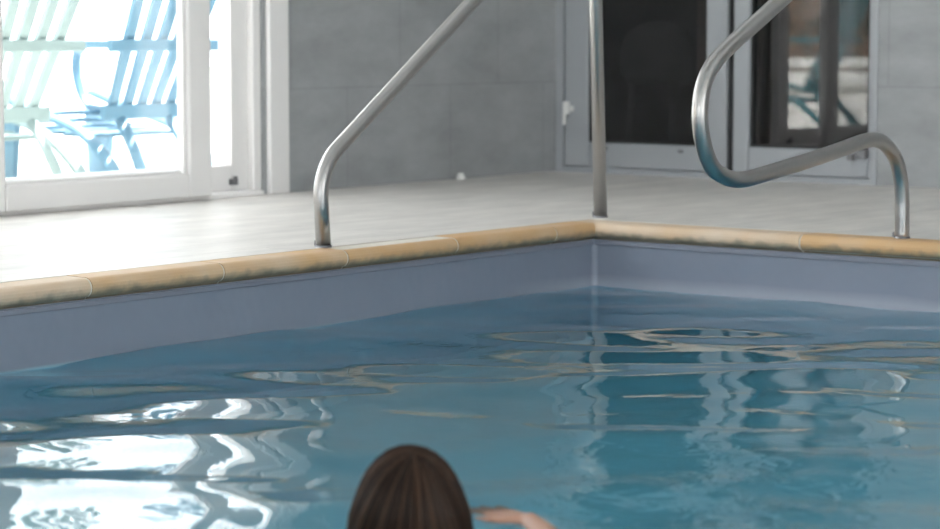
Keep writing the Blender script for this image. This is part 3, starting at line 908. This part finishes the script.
def arm(bm, sh, el, wr, tips_dir, palm_n, thumb_side, sc_=1.0, spread=.0):
    sh, el, wr = Vector(sh), Vector(el), Vector(wr)
    cap(bm, sh, el, .040, .031)
    cap(bm, el, el.lerp(wr, .35), .031, .031); cap(bm, el.lerp(wr, .35), wr, .031, .019)
    d = Vector(tips_dir).normalized(); nrm = Vector(palm_n).normalized()
    nrm = (nrm - d * nrm.dot(d)).normalized()
    sd_ = d.cross(nrm).normalized() * thumb_side         # towards the thumb
    cap(bm, wr, wr + d * .018, .019, .020, flat=(nrm, .7))
    for k in range(4):                                    # palm: four metacarpals side by side
        o = sd_ * (.024 - .016 * k)
        cap(bm, wr + d * .012 + o * .6, wr + d * .072 + o, .012, .0105)
    lens = (.060, .068, .063, .048)
    for k in range(4):
        o = sd_ * (.024 - .016 * k)
        base = wr + d * .072 + o
        fd = (d + sd_ * (.13 - .085 * k) * (1 + spread)).normalized()
        l = lens[k]
        a = base + (fd - nrm * .10).normalized() * l * .45
        b = a + (fd - nrm * .30).normalized() * l * .32
        c = b + (fd - nrm * .50).normalized() * l * .23
        cap(bm, base, a, .0085, .0080, 10); cap(bm, a, b, .0080, .0072, 10); cap(bm, b, c, .0072, .0060, 10)
    tb = wr + d * .020 + sd_ * .020
    t1 = tb + (sd_ * .75 + d * .65).normalized() * .036
    t2 = t1 + (sd_ * .35 + d * .9).normalized() * .026
    cap(bm, tb, t1, .012, .0098, 10); cap(bm, t1, t2, .0098, .007, 10)
# right arm sweeps forward at the surface, left hand pulls under the chest
arm(bm, (.145, -.10, -.185), (.268, -.105, -.040), (.194, .088, -.004), (-.62, .70, .02), (.05, 0, 1), -1, spread=.6)
arm(bm, (-.145, -.10, -.185), (-.215, .06, -.32), (-.07, .10, -.235), (.55, .70, .05), (.05, 0, 1), 1)
body = remeshed('body', bm, .0042, 4, M['skin'], person)

for s in (-1, 1):
    bm = bmesh.new(); ell(bm, HC + Vector((s * .030, .0625, -.006)), (.012, .0125, .0095))
    e_ = obj('eye', bm, M['eye'], person, True)
    bm = bmesh.new(); ell(bm, HC + Vector((s * .030, .0720, -.006)), (.0052, .0036, .0052), sub=2); obj('iris', bm, M['iris'], e_, True)
# swimsuit: follows the trunk, cut at neckline and hips
bm = bmesh.new(); torso(bm, .004)
cap(bm, (-.06, -.36, -.50), (.06, -.36, -.50), .080, .080)
suit = remeshed('swimsuit', bm, .006, 4, M['swimsuit'], person)
b2_ = bmesh.new(); b2_.from_mesh(suit.data)
bmesh.ops.bisect_plane(b2_, geom=b2_.verts[:] + b2_.edges[:] + b2_.faces[:], plane_co=(0, -.10, -.235), plane_no=(0, .35, 1), clear_outer=True)
b2_.to_mesh(suit.data); b2_.free()
for p in suit.data.polygons: p.use_smooth = True

# hair: a fitted cap plus long locks from the crown
HR = Vector((.079, .100, .098))
crown = Vector((.006, -.028, .090))
def on_scalp(v):
    """push a direction out to the hair surface"""
    d = Vector(v).normalized()
    k = 1.0 / math.sqrt((d.x / HR.x) ** 2 + (d.y / HR.y) ** 2 + (d.z / HR.z) ** 2)
    return d * k
bm = bmesh.new()
# under-cap: ellipsoid with its face side opened, continued down as a curtain
g = bmesh.ops.create_uvsphere(bm, u_segments=48, v_segments=28, radius=1.0)
for v in bm.verts: v.co = Vector((v.co.x * .076, v.co.y * .096 - .003, v.co.z * .098))
kill = [v for v in bm.verts if v.co.y > .045 and v.co.z < .045]
bmesh.ops.delete(bm, geom=kill, context='VERTS')
for v in bm.verts: v.co += HC
obj_cap = bm
hair_bm = bmesh.new()
rr = np.random.default_rng(21)
NL = 3000
for i in range(NL):
    phi = rr.uniform(-math.pi, math.pi)          # 0 = backwards
    part = i % 10 < 4                            # locks combed sideways from the centre parting
    phi = phi if abs(phi) < 1.75 else rr.uniform(-1.75, 1.75)
    th0 = min(abs(rr.normal(0, .28)), 1.0)
    lift = rr.uniform(-.002, .004) + (.004 if rr.uniform() < .06 else 0)
    pts = []
    side = math.sin(phi); back = -math.cos(phi)
    # start direction: crown; walk along the scalp until vertical, then hang
    end = Vector((side * .0, 0, 0))
    cdir = Vector((crown.x / HR.x, crown.y / HR.y, crown.z / HR.z)).normalized()
    tgt = Vector((side, back * .95, -.30)).normalized()
    wob = rr.normal(0, .05)
    tgt = (tgt + Vector((wob, wob * .5, 0))).normalized()
    if part:
        sg = rr.choice((-1, 1)); q_ = rr.uniform(-.32, .70)
        th0 = 0.0
        cd_ = Vector((crown.x / HR.x + sg * rr.uniform(-.005, .03), q_, math.sqrt(1 - q_ * q_))).normalized()
        tgt = Vector((sg, -.05 + .42 * max(q_, -.1) + rr.normal(0, .05), -.28)).normalized()
        lift += .0015
    else:
        cd_ = cdir
    ang = cd_.angle(tgt)
    steps = 9
    for k in range(steps):
        t = th0 / 1.6 + (1 - th0 / 1.6) * k / (steps - 1)
        q = (cd_ * math.sin((1 - t) * ang) + tgt * math.sin(t * ang)) / math.sin(ang)
        p = Vector((q.x * HR.x, q.y * HR.y, q.z * HR.z))
        pts.append(p * (1 + lift / .09))
    last = pts[-1]
    flare = 1.0 + rr.uniform(.0, .22)
    depth = rr.uniform(.12, .20)
    sway = rr.normal(0, .006)
    for k in range(1, 6):
        t = k / 5
        pts.append(Vector((last.x * (1 + (flare - 1) * t) + sway * t * t, last.y * (1 + .15 * t) - .02 * t * t if last.y < 0 else last.y - .03 * t, last.z - depth * t)))
    for p in pts:                                # hair spreads wider towards the shoulders
        u = min(max((.055 - p.z) / .14, 0), 1)
        p.x *= 1 + .30 * u * u * (3 - 2 * u)
    # side-front locks keep clear of the face
    if any(p.y > .055 and p.z < .03 for p in pts):
        for p in pts:
            if p.z < .05 and p.y > .04: p.y = .04 + (p.y - .04) * .2; p.x = math.copysign(max(abs(p.x), .074), p.x)
    r0 = rr.uniform(.0007, .0018)
    tube(hair_bm, [p + HC for p in pts], lambda t, r0=r0: r0 * (.7 + .6 * math.sin(math.pi * min(t * 1.1, 1)) + .05), 4, caps=False)
hair = obj('hair', hair_bm, M['hair'], person, True)
M['hair_under'] = simple('dark_hair_roots', (.030, .018, .012), .5, var=.3, scale=60)
obj('hair_roots', obj_cap, M['hair_under'], hair, True)
